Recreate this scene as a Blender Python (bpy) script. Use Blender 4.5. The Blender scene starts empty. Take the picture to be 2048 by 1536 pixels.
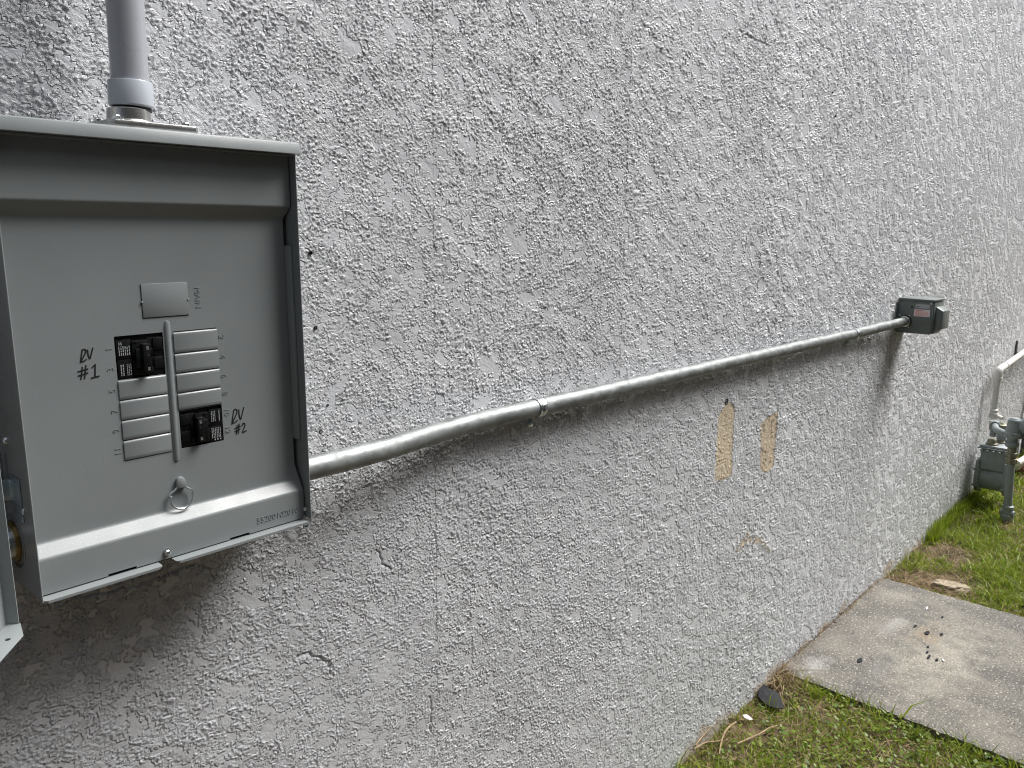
import bpy, bmesh, math, random
import numpy as np
from mathutils import Vector, Matrix

random.seed(7)
rng = np.random.default_rng(7)
scene = bpy.context.scene
COL = scene.collection

# ------------------------------------------------------------------ camera
CAM_POS = Vector((0.0, -1.085, 1.58))          # wall face is the plane y = 0, x runs along it, z is up
YAW, PITCH, ROLL, FPX = 0.833319776, 0.186633774, 0.0115077181, 1591.86
fwd = Vector((math.sin(YAW) * math.cos(PITCH), math.cos(YAW) * math.cos(PITCH), -math.sin(PITCH)))
rgt = Vector((math.cos(YAW), -math.sin(YAW), 0))
upv = rgt.cross(fwd)
cr, sr = math.cos(ROLL), math.sin(ROLL)
rgt, upv = cr * rgt + sr * upv, -sr * rgt + cr * upv
cam_data = bpy.data.cameras.new('camera')
cam_data.sensor_width = 36
cam_data.lens = FPX / 2048 * 36
cam_data.clip_start = 0.02
cam_data.clip_end = 400
cam = bpy.data.objects.new('camera', cam_data)
cam.matrix_world = Matrix(((rgt.x, upv.x, -fwd.x, CAM_POS.x), (rgt.y, upv.y, -fwd.y, CAM_POS.y),
                           (rgt.z, upv.z, -fwd.z, CAM_POS.z), (0, 0, 0, 1)))
COL.objects.link(cam)
scene.camera = cam

# ------------------------------------------------------------------ sky, sun, exposure
SUN_DIR = Vector((0.50, -0.25, 0.83)).normalized()
world = bpy.data.worlds.new('World')
scene.world = world
world.use_nodes = True
wn = world.node_tree
sky = wn.nodes.new('ShaderNodeTexSky')
sky.sky_type = 'NISHITA'
sky.sun_disc = False
sky.sun_elevation = math.asin(SUN_DIR.z)
sky.sun_rotation = math.atan2(SUN_DIR.x, SUN_DIR.y)
sky.air_density = 1.0
sky.dust_density = 6.0
sky.ozone_density = 1.0
hs = wn.nodes.new('ShaderNodeHueSaturation')
hs.inputs['Saturation'].default_value = 0.52      # overcast: the blue is washed out
bg = wn.nodes['Background']
bg.inputs['Strength'].default_value = 0.06
wn.links.new(sky.outputs[0], hs.inputs['Color'])
wn.links.new(hs.outputs[0], bg.inputs['Color'])

sun_data = bpy.data.lights.new('sun', 'SUN')
sun_data.energy = 3.0
sun_data.angle = math.radians(34)
sun_data.color = (1.0, 0.985, 0.97)
sun = bpy.data.objects.new('sun', sun_data)
sun.rotation_euler = SUN_DIR.to_track_quat('Z', 'Y').to_euler()
COL.objects.link(sun)

scene.view_settings.view_transform = 'Standard'
scene.view_settings.look = 'None'
scene.view_settings.exposure = 1.08
scene.view_settings.gamma = 1.0
scene.cycles.filter_width = 1.1
scene.view_settings.use_curve_mapping = False

# ------------------------------------------------------------------ helpers: materials
def mat(name, color, rough=0.5, metal=0.0, spec=0.5, bump=None, var=None, coat=0.0, rvar=None):
    """bump=(scale, distance, detail)  var=(scale, amount, detail, stretch-xyz)  rvar=(scale, amount)"""
    m = bpy.data.materials.new(name)
    m.use_nodes = True
    nt = m.node_tree
    b = nt.nodes['Principled BSDF']
    b.inputs['Base Color'].default_value = (*color, 1)
    b.inputs['Roughness'].default_value = rough
    b.inputs['Metallic'].default_value = metal
    b.inputs['Specular IOR Level'].default_value = spec
    if coat:
        b.inputs['Coat Weight'].default_value = coat
        b.inputs['Coat Roughness'].default_value = 0.25
    tc = nt.nodes.new('ShaderNodeTexCoord')
    def noise(scale, detail, stretch=None):
        n = nt.nodes.new('ShaderNodeTexNoise')
        n.inputs['Scale'].default_value = scale
        n.inputs['Detail'].default_value = detail
        if stretch:
            mp = nt.nodes.new('ShaderNodeMapping')
            mp.inputs['Scale'].default_value = stretch
            nt.links.new(tc.outputs['Object'], mp.inputs['Vector'])
            nt.links.new(mp.outputs[0], n.inputs['Vector'])
        else:
            nt.links.new(tc.outputs['Object'], n.inputs['Vector'])
        return n
    if var:
        n = noise(var[0], var[2], var[3] if len(var) > 3 else None)
        mr = nt.nodes.new('ShaderNodeMapRange')
        mr.inputs[1].default_value, mr.inputs[2].default_value = 0.3, 0.7
        mr.inputs[3].default_value, mr.inputs[4].default_value = 1 - var[1], 1 + var[1]
        nt.links.new(n.outputs['Fac'], mr.inputs[0])
        mx = nt.nodes.new('ShaderNodeVectorMath')
        mx.operation = 'SCALE'
        mx.inputs[0].default_value = color
        nt.links.new(mr.outputs[0], mx.inputs['Scale'])
        nt.links.new(mx.outputs[0], b.inputs['Base Color'])
    if rvar:
        n = noise(rvar[0], 4)
        mr = nt.nodes.new('ShaderNodeMapRange')
        mr.inputs[1].default_value, mr.inputs[2].default_value = 0.3, 0.7
        mr.inputs[3].default_value, mr.inputs[4].default_value = rough - rvar[1], rough + rvar[1]
        nt.links.new(n.outputs['Fac'], mr.inputs[0])
        nt.links.new(mr.outputs[0], b.inputs['Roughness'])
    if bump:
        n = noise(bump[0], bump[2])
        bp = nt.nodes.new('ShaderNodeBump')
        bp.inputs['Distance'].default_value = bump[1]
        nt.links.new(n.outputs['Fac'], bp.inputs['Height'])
        nt.links.new(bp.outputs[0], b.inputs['Normal'])
    return m

M = {}
M['panel'] = mat('panel_grey_enamel', (0.20, 0.219, 0.222), 0.34, 0, 0.5, bump=(900, 0.00012, 2), var=(6, 0.05, 4), rvar=(25, 0.05))
M['zinc'] = mat('zinc_plate', (0.62, 0.66, 0.68), 0.28, 0.95, 0.5, var=(60, 0.18, 4), rvar=(80, 0.1))
M['bluezinc'] = mat('blue_zinc', (0.42, 0.52, 0.58), 0.30, 0.9, 0.5, var=(60, 0.15, 4))
M['cast'] = mat('cast_hub_metal', (0.50, 0.50, 0.48), 0.27, 0.95, 0.5, var=(40, 0.2, 4), bump=(300, 0.0002, 3))
M['emt'] = mat('galvanised_steel', (0.225, 0.24, 0.238), 0.52, 0.66, 0.5, var=(55, 0.34, 7, (0.45, 1, 1)), rvar=(60, 0.14), bump=(400, 0.00008, 3))
M['pvc'] = mat('grey_pvc', (0.33, 0.345, 0.375), 0.30, 0, 0.5, var=(120, 0.05, 3, (1, 1, 0.02)), rvar=(40, 0.06))
M['pvc_cap'] = mat('grey_pvc_fitting', (0.37, 0.40, 0.44), 0.25, 0, 0.5)
M['black'] = mat('black_plastic', (0.005, 0.0055, 0.006), 0.35, 0, 0.35, rvar=(90, 0.08))
M['dark'] = mat('dark_cavity', (0.006, 0.006, 0.009), 0.6)
M['print'] = mat('grey_print', (0.32, 0.34, 0.34), 0.6)
M['ink'] = mat('marker_ink', (0.006, 0.006, 0.008), 0.5)
M['brass'] = mat('yellow_brass', (0.40, 0.29, 0.12), 0.35, 0.95, 0.5)
M['greenbox'] = mat('dark_green_grey_enamel', (0.135, 0.160, 0.150), 0.36, 0, 0.5, var=(14, 0.08, 3))
M['sticker'] = mat('grey_sticker', (0.42, 0.44, 0.45), 0.4)
M['pink'] = mat('pink_sticker', (0.80, 0.70, 0.69), 0.45)
M['red'] = mat('red_print', (0.62, 0.16, 0.15), 0.5)
M['gas'] = mat('meter_grey_paint', (0.24, 0.275, 0.28), 0.40, 0, 0.5, var=(25, 0.12, 4), bump=(250, 0.0003, 3))
M['gaslight'] = mat('meter_lid_paint', (0.30, 0.33, 0.34), 0.35, 0, 0.5, var=(25, 0.12, 4))
M['rusty'] = mat('dull_fitting', (0.23, 0.22, 0.16), 0.5, 0.3, 0.5, var=(60, 0.3, 4))
M['white'] = mat('white_pipe_paint', (0.70, 0.69, 0.65), 0.4, 0, 0.5, var=(18, 0.06, 4))
M['greypole'] = mat('dark_pipe_paint', (0.10, 0.095, 0.105), 0.5)
M['clay'] = mat('terracotta', (0.36, 0.17, 0.11), 0.8, 0, 0.3, var=(40, 0.15, 4), bump=(150, 0.001, 4))
M['felt'] = mat('black_felt', (0.022, 0.023, 0.027), 0.85, 0, 0.2, bump=(500, 0.0006, 3), var=(60, 0.2, 4))
M['whitebit'] = mat('white_chip', (0.55, 0.54, 0.50), 0.6)
M['twig'] = mat('dry_stem', (0.27, 0.20, 0.12), 0.8, 0, 0.2, var=(60, 0.3, 4))
M['stone'] = mat('tan_stone', (0.30, 0.25, 0.18), 0.9, 0, 0.2, var=(45, 0.35, 6), bump=(90, 0.004, 6))

# ------------------------------------------------------------------ helpers: objects
def link(name, me, m=None, parent=None, smooth=False, **props):
    o = bpy.data.objects.new(name, me)
    COL.objects.link(o)
    if m is not None and me is not None and len(me.materials) == 0:
        me.materials.append(m)
    if parent is not None:
        o.parent = parent
    if smooth:
        for pl in me.polygons:
            pl.use_smooth = True
    for k, v in props.items():
        o[k] = v
    return o

def thing(name, label, cat, loc=(0, 0, 0), rot=(0, 0, 0), group=None):
    o = link(name, None)
    o.location, o.rotation_euler = loc, rot
    o.empty_display_size = 0.05
    o['label'], o['category'], o['kind'] = label, cat, 'thing'
    if group:
        o['group'] = group
    return o

def tag(o, label, cat, group=None):
    o['label'], o['category'], o['kind'] = label, cat, 'thing'
    if group:
        o['group'] = group
    return o

class MB:
    """collects shapes into one bmesh"""
    def __init__(self):
        self.bm = bmesh.new()
    def box(self, x0, x1, y0, y1, z0, z1, bevel=0.0, seg=2):
        tmp = bmesh.new()
        bmesh.ops.create_cube(tmp, size=1)
        for v in tmp.verts:
            v.co = Vector((x0 + (v.co.x + .5) * (x1 - x0), y0 + (v.co.y + .5) * (y1 - y0), z0 + (v.co.z + .5) * (z1 - z0)))
        if bevel:
            bmesh.ops.bevel(tmp, geom=tmp.edges[:], offset=bevel, segments=seg, profile=0.5, affect='EDGES')
        self._join(tmp)
        return self
    def _join(self, tmp, mtx=None):
        if mtx is not None:
            tmp.transform(mtx)
        me = bpy.data.meshes.new('t')
        tmp.to_mesh(me)
        tmp.free()
        self.bm.from_mesh(me)
        bpy.data.meshes.remove(me)
    def tube(self, pts, r, n=16, caps=True):
        pts = [Vector(p) for p in pts]
        rs = r if isinstance(r, (list, tuple)) else [r] * len(pts)
        ref = None
        rings = []
        for i, p in enumerate(pts):
            a = pts[max(i - 1, 0)]
            b = pts[min(i + 1, len(pts) - 1)]
            t = (b - a).normalized()
            if ref is None:
                ref = Vector((0, 0, 1)) if abs(t.z) < 0.9 else Vector((1, 0, 0))
            s = t.cross(ref).normalized()
            ref = s.cross(t).normalized()
            rings.append([self.bm.verts.new(p + rs[i] * (math.cos(2 * math.pi * k / n) * s + math.sin(2 * math.pi * k / n) * ref)) for k in range(n)])
        for a, b in zip(rings, rings[1:]):
            for k in range(n):
                self.bm.faces.new((a[k], a[(k + 1) % n], b[(k + 1) % n], b[k]))
        if caps:
            self.bm.faces.new(rings[0][::-1])
            self.bm.faces.new(rings[-1])
        return self
    def lathe(self, prof, origin, axis, n=24):
        """prof: list of (distance along axis, radius)"""
        a = Vector(axis).normalized()
        q = Vector((0, 0, 1)).rotation_difference(a).to_matrix()
        o = Vector(origin)
        rings = []
        for d, r in prof:
            rings.append([self.bm.verts.new(o + q @ Vector((r * math.cos(2 * math.pi * k / n), r * math.sin(2 * math.pi * k / n), d))) for k in range(n)])
        for A, B in zip(rings, rings[1:]):
            for k in range(n):
                self.bm.faces.new((A[k], A[(k + 1) % n], B[(k + 1) % n], B[k]))
        self.bm.faces.new(rings[0][::-1])
        self.bm.faces.new(rings[-1])
        return self
    def prism(self, poly, axis, a, b, bevel=0.0):
        """poly: 2D outline; axis 'x','y','z' is the extrusion axis (a..b)"""
        tmp = bmesh.new()
        def put(p, t):
            return {'x': (t, p[0], p[1]), 'y': (p[0], t, p[1]), 'z': (p[0], p[1], t)}[axis]
        A = [tmp.verts.new(put(p, a)) for p in poly]
        B = [tmp.verts.new(put(p, b)) for p in poly]
        n = len(poly)
        tmp.faces.new(A)
        tmp.faces.new(B[::-1])
        for k in range(n):
            tmp.faces.new((A[k], B[k], B[(k + 1) % n], A[(k + 1) % n]))
        bmesh.ops.recalc_face_normals(tmp, faces=tmp.faces[:])
        if bevel:
            bmesh.ops.bevel(tmp, geom=tmp.edges[:], offset=bevel, segments=2, profile=0.5, affect='EDGES')
        self._join(tmp)
        return self
    def ribbon(self, pts, w, y, t=0.0003):
        """flat stroke in the x-z plane standing t proud of y (towards -y)"""
        for (x0, z0), (x1, z1) in zip(pts, pts[1:]):
            d = Vector((x1 - x0, z1 - z0))
            if d.length < 1e-6:
                continue
            d.normalize()
            nx, nz = -d.y * w / 2, d.x * w / 2
            ex, ez = d.x * w * .35, d.y * w * .35
            q = [(x0 - ex + nx, z0 - ez + nz), (x1 + ex + nx, z1 + ez + nz), (x1 + ex - nx, z1 + ez - nz), (x0 - ex - nx, z0 - ez - nz)]
            self.prism(q, 'y', y - t - random.random() * .00012, y)
        return self
    def build(self, name, m, parent=None, smooth=True, angle=25, **props):
        bmesh.ops.recalc_face_normals(self.bm, faces=self.bm.faces[:])
        me = bpy.data.meshes.new(name)
        self.bm.to_mesh(me)
        self.bm.free()
        if smooth:
            for p in me.polygons:
                p.use_smooth = True
            me.set_sharp_from_angle(angle=math.radians(angle))
        return link(name, me, m, parent, **props)

def text_mesh(s, size, extrude, name):
    cu = bpy.data.curves.new(name, 'FONT')
    cu.body = s
    cu.size = size
    cu.extrude = extrude
    cu.resolution_u = 3
    cu.offset = -0.010 * size
    cu.align_x, cu.align_y = 'CENTER', 'CENTER'
    tmp = bpy.data.objects.new(name, cu)
    COL.objects.link(tmp)
    dg = bpy.context.evaluated_depsgraph_get()
    me = bpy.data.meshes.new_from_object(tmp.evaluated_get(dg))
    me.name = name
    bpy.data.objects.remove(tmp)
    bpy.data.curves.remove(cu)
    return me

def put_text(s, size, m, parent, x, y, z, turn=0.0, extrude=0.0003, name='embossed_number', sx=1.0):
    """text standing in the x-z plane, facing -y, turned clockwise by `turn` degrees"""
    me = text_mesh(s, size, extrude, name)
    me.transform(Matrix.Diagonal((sx, 1, 1, 1)))
    me.transform(Matrix.Rotation(math.radians(-turn), 4, 'Z'))
    me.transform(Matrix.Rotation(math.pi / 2, 4, 'X'))
    me.transform(Matrix.Translation((x, y, z)))
    return link(name, me, m, parent)

def grid_mesh(name, V, quads):
    me = bpy.data.meshes.new(name)
    V = np.ascontiguousarray(V, dtype=np.float32)
    quads = np.ascontiguousarray(quads, dtype=np.int32)
    me.vertices.add(len(V))
    me.vertices.foreach_set('co', V.ravel())
    me.loops.add(quads.size)
    me.loops.foreach_set('vertex_index', quads.ravel())
    k = quads.shape[1]
    me.polygons.add(len(quads))
    me.polygons.foreach_set('loop_start', np.arange(0, quads.size, k, dtype=np.int32))
    me.polygons.foreach_set('loop_total', np.full(len(quads), k, dtype=np.int32))
    me.update(calc_edges=True)
    return me

def set_smooth(me):
    me.polygons.foreach_set('use_smooth', np.ones(len(me.polygons), dtype=bool))

# gradient noise
PERM = np.random.default_rng(3).permutation(512).astype(np.int32)
ANG = np.random.default_rng(4).random(512) * 2 * np.pi
GX, GZ = np.cos(ANG).astype(np.float32), np.sin(ANG).astype(np.float32)
def gn(x, z, seed=0):
    x = x.astype(np.float32) + np.float32(seed * 17.31)
    z = z.astype(np.float32) + np.float32(seed * 7.77)
    ix, iz = np.floor(x).astype(np.int32), np.floor(z).astype(np.int32)
    fx, fz = x - ix, z - iz
    u = fx * fx * fx * (fx * (fx * 6 - 15) + 10)
    v = fz * fz * fz * (fz * (fz * 6 - 15) + 10)
    def g(i, j, dx, dz):
        h = PERM[(PERM[i & 511] + j) & 511]
        return GX[h] * dx + GZ[h] * dz
    a = g(ix, iz, fx, fz)
    b = g(ix + 1, iz, fx - 1, fz)
    c = g(ix, iz + 1, fx, fz - 1)
    d = g(ix + 1, iz + 1, fx - 1, fz - 1)
    return 1.5 * ((a * (1 - u) + b * u) * (1 - v) + (c * (1 - u) + d * u) * v)
def fbm(x, z, oct=4, seed=0, gain=0.5):
    s, a = 0, 1.0
    for o in range(oct):
        s = s + a * gn(x * 2 ** o, z * 2 ** o, seed + o)
        a *= gain
    return s
def sstep(a, b, x):
    t = np.clip((x - a) / (b - a), 0, 1)
    return t * t * (3 - 2 * t)
def segdist(X, Z, pts):
    d = np.full(X.shape, 9.0, dtype=np.float32)
    for (x0, z0), (x1, z1) in zip(pts, pts[1:]):
        dx, dz = x1 - x0, z1 - z0
        t = np.clip(((X - x0) * dx + (Z - z0) * dz) / (dx * dx + dz * dz), 0, 1)
        d = np.minimum(d, np.hypot(X - x0 - t * dx, Z - z0 - t * dz))
    return d

# ------------------------------------------------------------------ stucco wall
CRACKS = [[(0.33, 1.110), (0.346, 1.102), (0.371, 1.096), (0.417, 1.091), (0.459, 1.094), (0.504, 1.097), (0.526, 1.08), (0.531, 1.062)],
          [(0.668, 0.883), (0.694, 0.874), (0.712, 0.861), (0.727, 0.845), (0.731, 0.82)],
          [(0.960, 0.677), (0.964, 0.631), (0.961, 0.593)],
          [(2.082, 2.123), (2.162, 2.114), (2.272, 2.114)],
          [(0.835, 1.02), (0.852, 0.985), (0.866, 0.972)]]

def stucco(X, Z, res):
    """relief of the hand-thrown stucco in metres (outwards)"""
    al = X * .80 - Z * .60
    ac = X * .60 + Z * .80
    f = 1.02 if res < .0018 else 1.16 if res < .0022 else 1.4 if res < .0027 else 1.75 if res < .0035 else 2.7
    big = fbm(X / .55, Z / .55, 3, 20)
    p = fbm(ac / (.021 * f), al / (.029 * f), 4, 1) + .50 * gn(X / (.0048 * f), Z / (.0048 * f), 40)
    flat = sstep(.23, .33, p - .25 * big)
    q = fbm(ac / .060, al / .09, 3, 60) + .50 * gn(X / .0055, Z / .0055, 42) + .3 * gn(X / .02, Z / .02, 43)
    scrape = sstep(.50, .58, q + .15 * big)            # trowelled places
    g1 = gn(ac / (.0048 * f), al / (.0066 * f * (1 + .25 * (f - 1))), 5) + .6 * gn(X / (.0036 * f), Z / (.0031 * f), 6)
    g2 = gn(ac / (.0031 * f), al / (.0041 * f), 8)
    crumb = sstep(-.02, .40, g1) * .00094 * min(f, 1.8) + sstep(.02, .40, g2) * .00078 * min(f, 1.8)
    if res < .003:
        crumb = crumb + .0007 * gn(X / .0031, Z / .0031, 7)
    if res > .006:                                     # too coarse a sheet for single crumbs
        crumb = .0009 + 0 * crumb
    dens = .48 + .60 * sstep(-.35, .25, gn(X / .035, Z / .035, 9) + .3 * big)
    lump = (res < .006) * np.clip(gn(X / .013, Z / .013, 11) - .50, 0, 1) * .0040
    h = (1 - flat) * (crumb * dens * 1.3 + lump) + flat * (.0012 + .0004 * gn(X / .03, Z / .03, 12))
    h = h * (1 - scrape) + scrape * (.0009 + .0003 * gn(ac / .012, al / .06, 13))
    if X.max() > 2.2:                                  # a few long vertical drag marks farther along
        dr = sstep(.38, .6, gn(X / .020, Z / .35, 17) + .25 * gn(X / .03, Z / .05, 18))
        h = h * (1 - .6 * sstep(2.0, 3.0, X) * dr)
    h = h + .0010 * fbm(X / .12, Z / .12, 2, 14) + .003 * gn(X / .9, Z / .9, 15)
    for c in CRACKS:
        if c[0][0] < X.max() and c[-1][0] > X.min() - .1:
            w = gn(X / .012, Z / .012, 30) * .004
            d = segdist(X + w, Z + w, c)
            h = h - .0036 * np.exp(-(d / .0018) ** 2)
    return h, (1 - flat) * (1 - scrape)

def in_poly(X, Z, poly):
    r = np.zeros(X.shape, dtype=bool)
    n = len(poly)
    for i in range(n):
        (x0, z0), (x1, z1) = poly[i], poly[(i + 1) % n]
        c = ((z0 > Z) != (z1 > Z)) & (X < (x1 - x0) * (Z - z0) / (z1 - z0 + 1e-12) + x0)
        r ^= c
    return r
PATCHES = [[(2.098, 1.062), (2.135, 1.088), (2.17, 1.092), (2.196, 1.072), (2.20, .95), (2.206, .853), (2.15, .850), (2.099, .864), (2.097, .96)],
           [(2.387, .985), (2.44, 1.000), (2.512, 1.010), (2.516, .92), (2.512, .82), (2.47, .806), (2.411, .826), (2.40, .90)],
           [(2.262, .590), (2.31, .612), (2.345, .640), (2.362, .606), (2.44, .592), (2.50, .556), (2.535, .505), (2.515, .505), (2.47, .552), (2.40, .580), (2.34, .590), (2.275, .578)]]

wall_V, wall_Q, wall_S, base = [], [], [], 0
patch_V = [[] for _ in PATCHES]
def wall_strip(x0, x1, z0, z1, step, amp=1.0, xstep=None):
    global base
    nx, nz = int(round((x1 - x0) / (xstep or step))) + 1, int(round((z1 - z0) / step)) + 1
    xs, zs = np.linspace(x0, x1, nx, dtype=np.float32), np.linspace(z0, z1, nz, dtype=np.float32)
    X, Z = np.meshgrid(xs, zs)
    h, rg = stucco(X, Z, step)
    h = h * amp * (1.0 if .0019 < step < .004 else .88)
    # worn and stained places: 0 none .. 1 full (rust-brown runs, grime), kept as an attribute
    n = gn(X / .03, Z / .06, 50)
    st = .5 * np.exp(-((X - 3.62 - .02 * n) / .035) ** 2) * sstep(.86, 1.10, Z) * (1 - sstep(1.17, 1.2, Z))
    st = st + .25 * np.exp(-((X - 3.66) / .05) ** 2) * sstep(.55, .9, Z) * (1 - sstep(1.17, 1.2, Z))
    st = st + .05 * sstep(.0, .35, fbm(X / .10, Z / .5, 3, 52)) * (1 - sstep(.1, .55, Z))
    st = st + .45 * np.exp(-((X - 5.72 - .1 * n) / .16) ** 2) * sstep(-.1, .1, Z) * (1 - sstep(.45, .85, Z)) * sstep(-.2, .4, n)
    bare = sstep(-.15, .25, fbm(X / .22, Z / .22, 2, 57)) * .8 * (1 - sstep(.005, .045, Z + .028 * fbm(X / .09, Z / .09, 3, 55) + .01 * np.sin(X * 3)))   # unpainted foot of the wall
    V = np.stack([X, -h, Z], -1).reshape(-1, 3)
    idx = np.arange(nx * nz).reshape(nz, nx)
    quads = np.stack([idx[:-1, :-1], idx[:-1, 1:], idx[1:, 1:], idx[1:, :-1]], -1).reshape(-1, 4)
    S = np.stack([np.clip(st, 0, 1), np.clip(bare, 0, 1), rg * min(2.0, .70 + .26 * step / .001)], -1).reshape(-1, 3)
    keep = np.ones(len(quads), dtype=bool)
    if x0 < 2.54 and x1 > 2.09 and step < .01:
        cx = V[quads, 0].mean(1)
        cz = V[quads, 2].mean(1)
        wob = .006 * gn(cx / .008, cz / .008, 70)
        for k, poly in enumerate(PATCHES):
            inside = in_poly(cx + wob, cz + wob, poly)
            if k == 2:
                inside &= gn(cx / .014, cz / .014, 73) > -.12
            keep &= ~inside
            sel = quads[inside]
            if not len(sel):
                continue
            u, inv = np.unique(sel, return_inverse=True)
            pv = V[u].copy()
            pv[:, 1] += .0008
            if len(patch_V[k]):
                o_v, o_q = patch_V[k]
                patch_V[k] = (np.concatenate([o_v, pv]), np.concatenate([o_q, inv.reshape(-1, 4) + len(o_v)]))
            else:
                patch_V[k] = (pv, inv.reshape(-1, 4))
    wall_V.append(V)
    wall_Q.append(quads[keep] + base)
    wall_S.append(S)
    base += len(V)
wall_strip(0.142, 0.272, 0.55, 2.00, .0015)
wall_strip(0.270, 0.625, 0.50, 1.172, .0015)
wall_strip(0.270, 0.625, 1.169, 1.683, .012)
wall_strip(0.270, 0.625, 1.680, 2.02, .0015)
wall_strip(0.623, 0.982, 0.36, 2.06, .0015)
wall_strip(0.980, 1.582, 0.10, 2.16, .0020)
wall_strip(1.580, 2.302, -.12, 2.32, .0025, 1, .0036)
wall_strip(2.300, 3.502, -.12, 2.58, .0032, 1, .0056)
wall_strip(3.500, 7.30, -.12, 3.06, .0050, 1, .0105)
wall_strip(-2.5, 0.143, -.12, 3.40, .03, .6)
wall_strip(0.142, 0.982, -.12, 0.56, .010, .8)
wall_strip(0.980, 1.582, -.12, 0.105, .010, .8)
wall_strip(0.142, 1.582, 1.99, 3.40, .012, .8)
wall_strip(1.580, 3.502, 2.30, 3.40, .016, .8)
wall_strip(3.50, 7.30, 3.058, 3.40, .02, .8)
wall_strip(7.298, 9.0, -.12, 3.40, .03, .6)
# solid body of the wall behind the render coat
bx = np.array([(-2.5, .012, -.2), (9, .012, -.2), (9, .25, -.2), (-2.5, .25, -.2), (-2.5, .012, 3.41), (9, .012, 3.41), (9, .25, 3.41), (-2.5, .25, 3.41)], dtype=np.float32)
wall_V.append(bx)
wall_S.append(np.zeros((8, 3)))
wall_Q.append(np.array([(0, 1, 5, 4), (1, 2, 6, 5), (2, 3, 7, 6), (3, 0, 4, 7), (4, 5, 6, 7), (3, 2, 1, 0)]) + base)
wall_me = grid_mesh('house_wall', np.concatenate(wall_V), np.concatenate(wall_Q))
set_smooth(wall_me)
S = np.concatenate(wall_S).astype(np.float32)
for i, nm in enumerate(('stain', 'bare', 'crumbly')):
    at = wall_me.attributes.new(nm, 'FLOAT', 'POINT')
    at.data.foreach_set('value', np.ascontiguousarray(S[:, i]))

TROWEL = lambda k: (k, 1, 1)
def stucco_mat(name, color, tan=False, dirt=(.68, .74)):
    m = bpy.data.materials.new(name)
    m.use_nodes = True
    nt = m.node_tree
    b = nt.nodes['Principled BSDF']
    b.inputs['Roughness'].default_value = .36
    b.inputs['Sheen Weight'].default_value = .30
    b.inputs['Sheen Roughness'].default_value = .35
    b.inputs['Specular IOR Level'].default_value = .6
    tc = nt.nodes.new('ShaderNodeTexCoord')
    def noise(scale, detail, rough=.5):
        n = nt.nodes.new('ShaderNodeTexNoise')
        n.inputs['Scale'].default_value = scale
        n.inputs['Detail'].default_value = detail
        n.inputs['Roughness'].default_value = rough
        nt.links.new(tc.outputs['Object'], n.inputs['Vector'])
        return n
    def rng_(n, a, bb, c, d):
        r = nt.nodes.new('ShaderNodeMapRange')
        for i, v in enumerate((a, bb, c, d)):
            r.inputs[i + 1].default_value = v
        nt.links.new(n, r.inputs[0])
        return r.outputs[0]
    def mix(fac, a, bcol):
        x = nt.nodes.new('ShaderNodeMix')
        x.data_type = 'RGBA'
        if isinstance(a, tuple):
            x.inputs[6].default_value = (*a, 1)
        else:
            nt.links.new(a, x.inputs[6])
        if isinstance(bcol, tuple):
            x.inputs[7].default_value = (*bcol, 1)
        else:
            nt.links.new(bcol, x.inputs[7])
        nt.links.new(fac, x.inputs[0])
        return x.outputs[2]
    n1 = noise(2.2, 5)
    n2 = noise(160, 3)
    c = mix(rng_(n1.outputs['Fac'], .35, .65, 0, 1), tuple(v * .93 for v in color), tuple(min(v * 1.05, .9) for v in color))
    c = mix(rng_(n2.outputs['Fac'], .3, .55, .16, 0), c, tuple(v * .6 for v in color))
    if tan:
        n3 = noise(35, 4)
        c = mix(rng_(n3.outputs['Fac'], *dirt, 0, .8), c, (.08, .065, .05))
    else:
        a1 = nt.nodes.new('ShaderNodeAttribute')
        a1.attribute_name = 'bare'
        c = mix(a1.outputs['Fac'], c, (.40, .31, .21))
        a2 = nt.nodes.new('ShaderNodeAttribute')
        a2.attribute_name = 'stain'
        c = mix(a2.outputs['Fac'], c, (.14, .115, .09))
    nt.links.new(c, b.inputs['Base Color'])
    m1 = nt.nodes.new('ShaderNodeMapping')                 # turn to the direction of the trowel
    m1.inputs['Rotation'].default_value = (0, -math.atan2(.60, .80), 0)
    nt.links.new(tc.outputs['Object'], m1.inputs['Vector'])
    def anoise(scale, detail, rough, along):
        m2 = nt.nodes.new('ShaderNodeMapping')
        m2.inputs['Scale'].default_value = TROWEL(along)
        nt.links.new(m1.outputs[0], m2.inputs['Vector'])
        n = nt.nodes.new('ShaderNodeTexNoise')
        n.inputs['Scale'].default_value = scale
        n.inputs['Detail'].default_value = detail
        n.inputs['Roughness'].default_value = rough
        nt.links.new(m2.outputs[0], n.inputs['Vector'])
        return n
    nb = anoise(300, 5, .68, .88)
    nc = anoise(120, 3, .65, .62)
    a3 = nt.nodes.new('ShaderNodeAttribute')
    a3.attribute_name = 'crumbly'
    k = rng_(a3.outputs['Fac'], 0, 2, .30, 1.9)
    ad = nt.nodes.new('ShaderNodeMath')
    ad.operation = 'MULTIPLY_ADD'
    nt.links.new(nc.outputs['Fac'], ad.inputs[0])
    ad.inputs[1].default_value = 1.0
    nt.links.new(nb.outputs['Fac'], ad.inputs[2])
    ml = nt.nodes.new('ShaderNodeMath')
    ml.operation = 'MULTIPLY'
    nt.links.new(ad.outputs[0], ml.inputs[0])
    if tan:
        ml.inputs[1].default_value = .85
    else:
        nt.links.new(k, ml.inputs[1])
    bp = nt.nodes.new('ShaderNodeBump')
    bp.inputs['Distance'].default_value = .0030
    nt.links.new(ml.outputs[0], bp.inputs['Height'])
    nt.links.new(bp.outputs[0], b.inputs['Normal'])
    return m
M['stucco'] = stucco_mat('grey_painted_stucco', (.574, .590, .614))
M['tan_stucco'] = stucco_mat('bare_tan_stucco', (.64, .53, .37), True)
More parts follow.
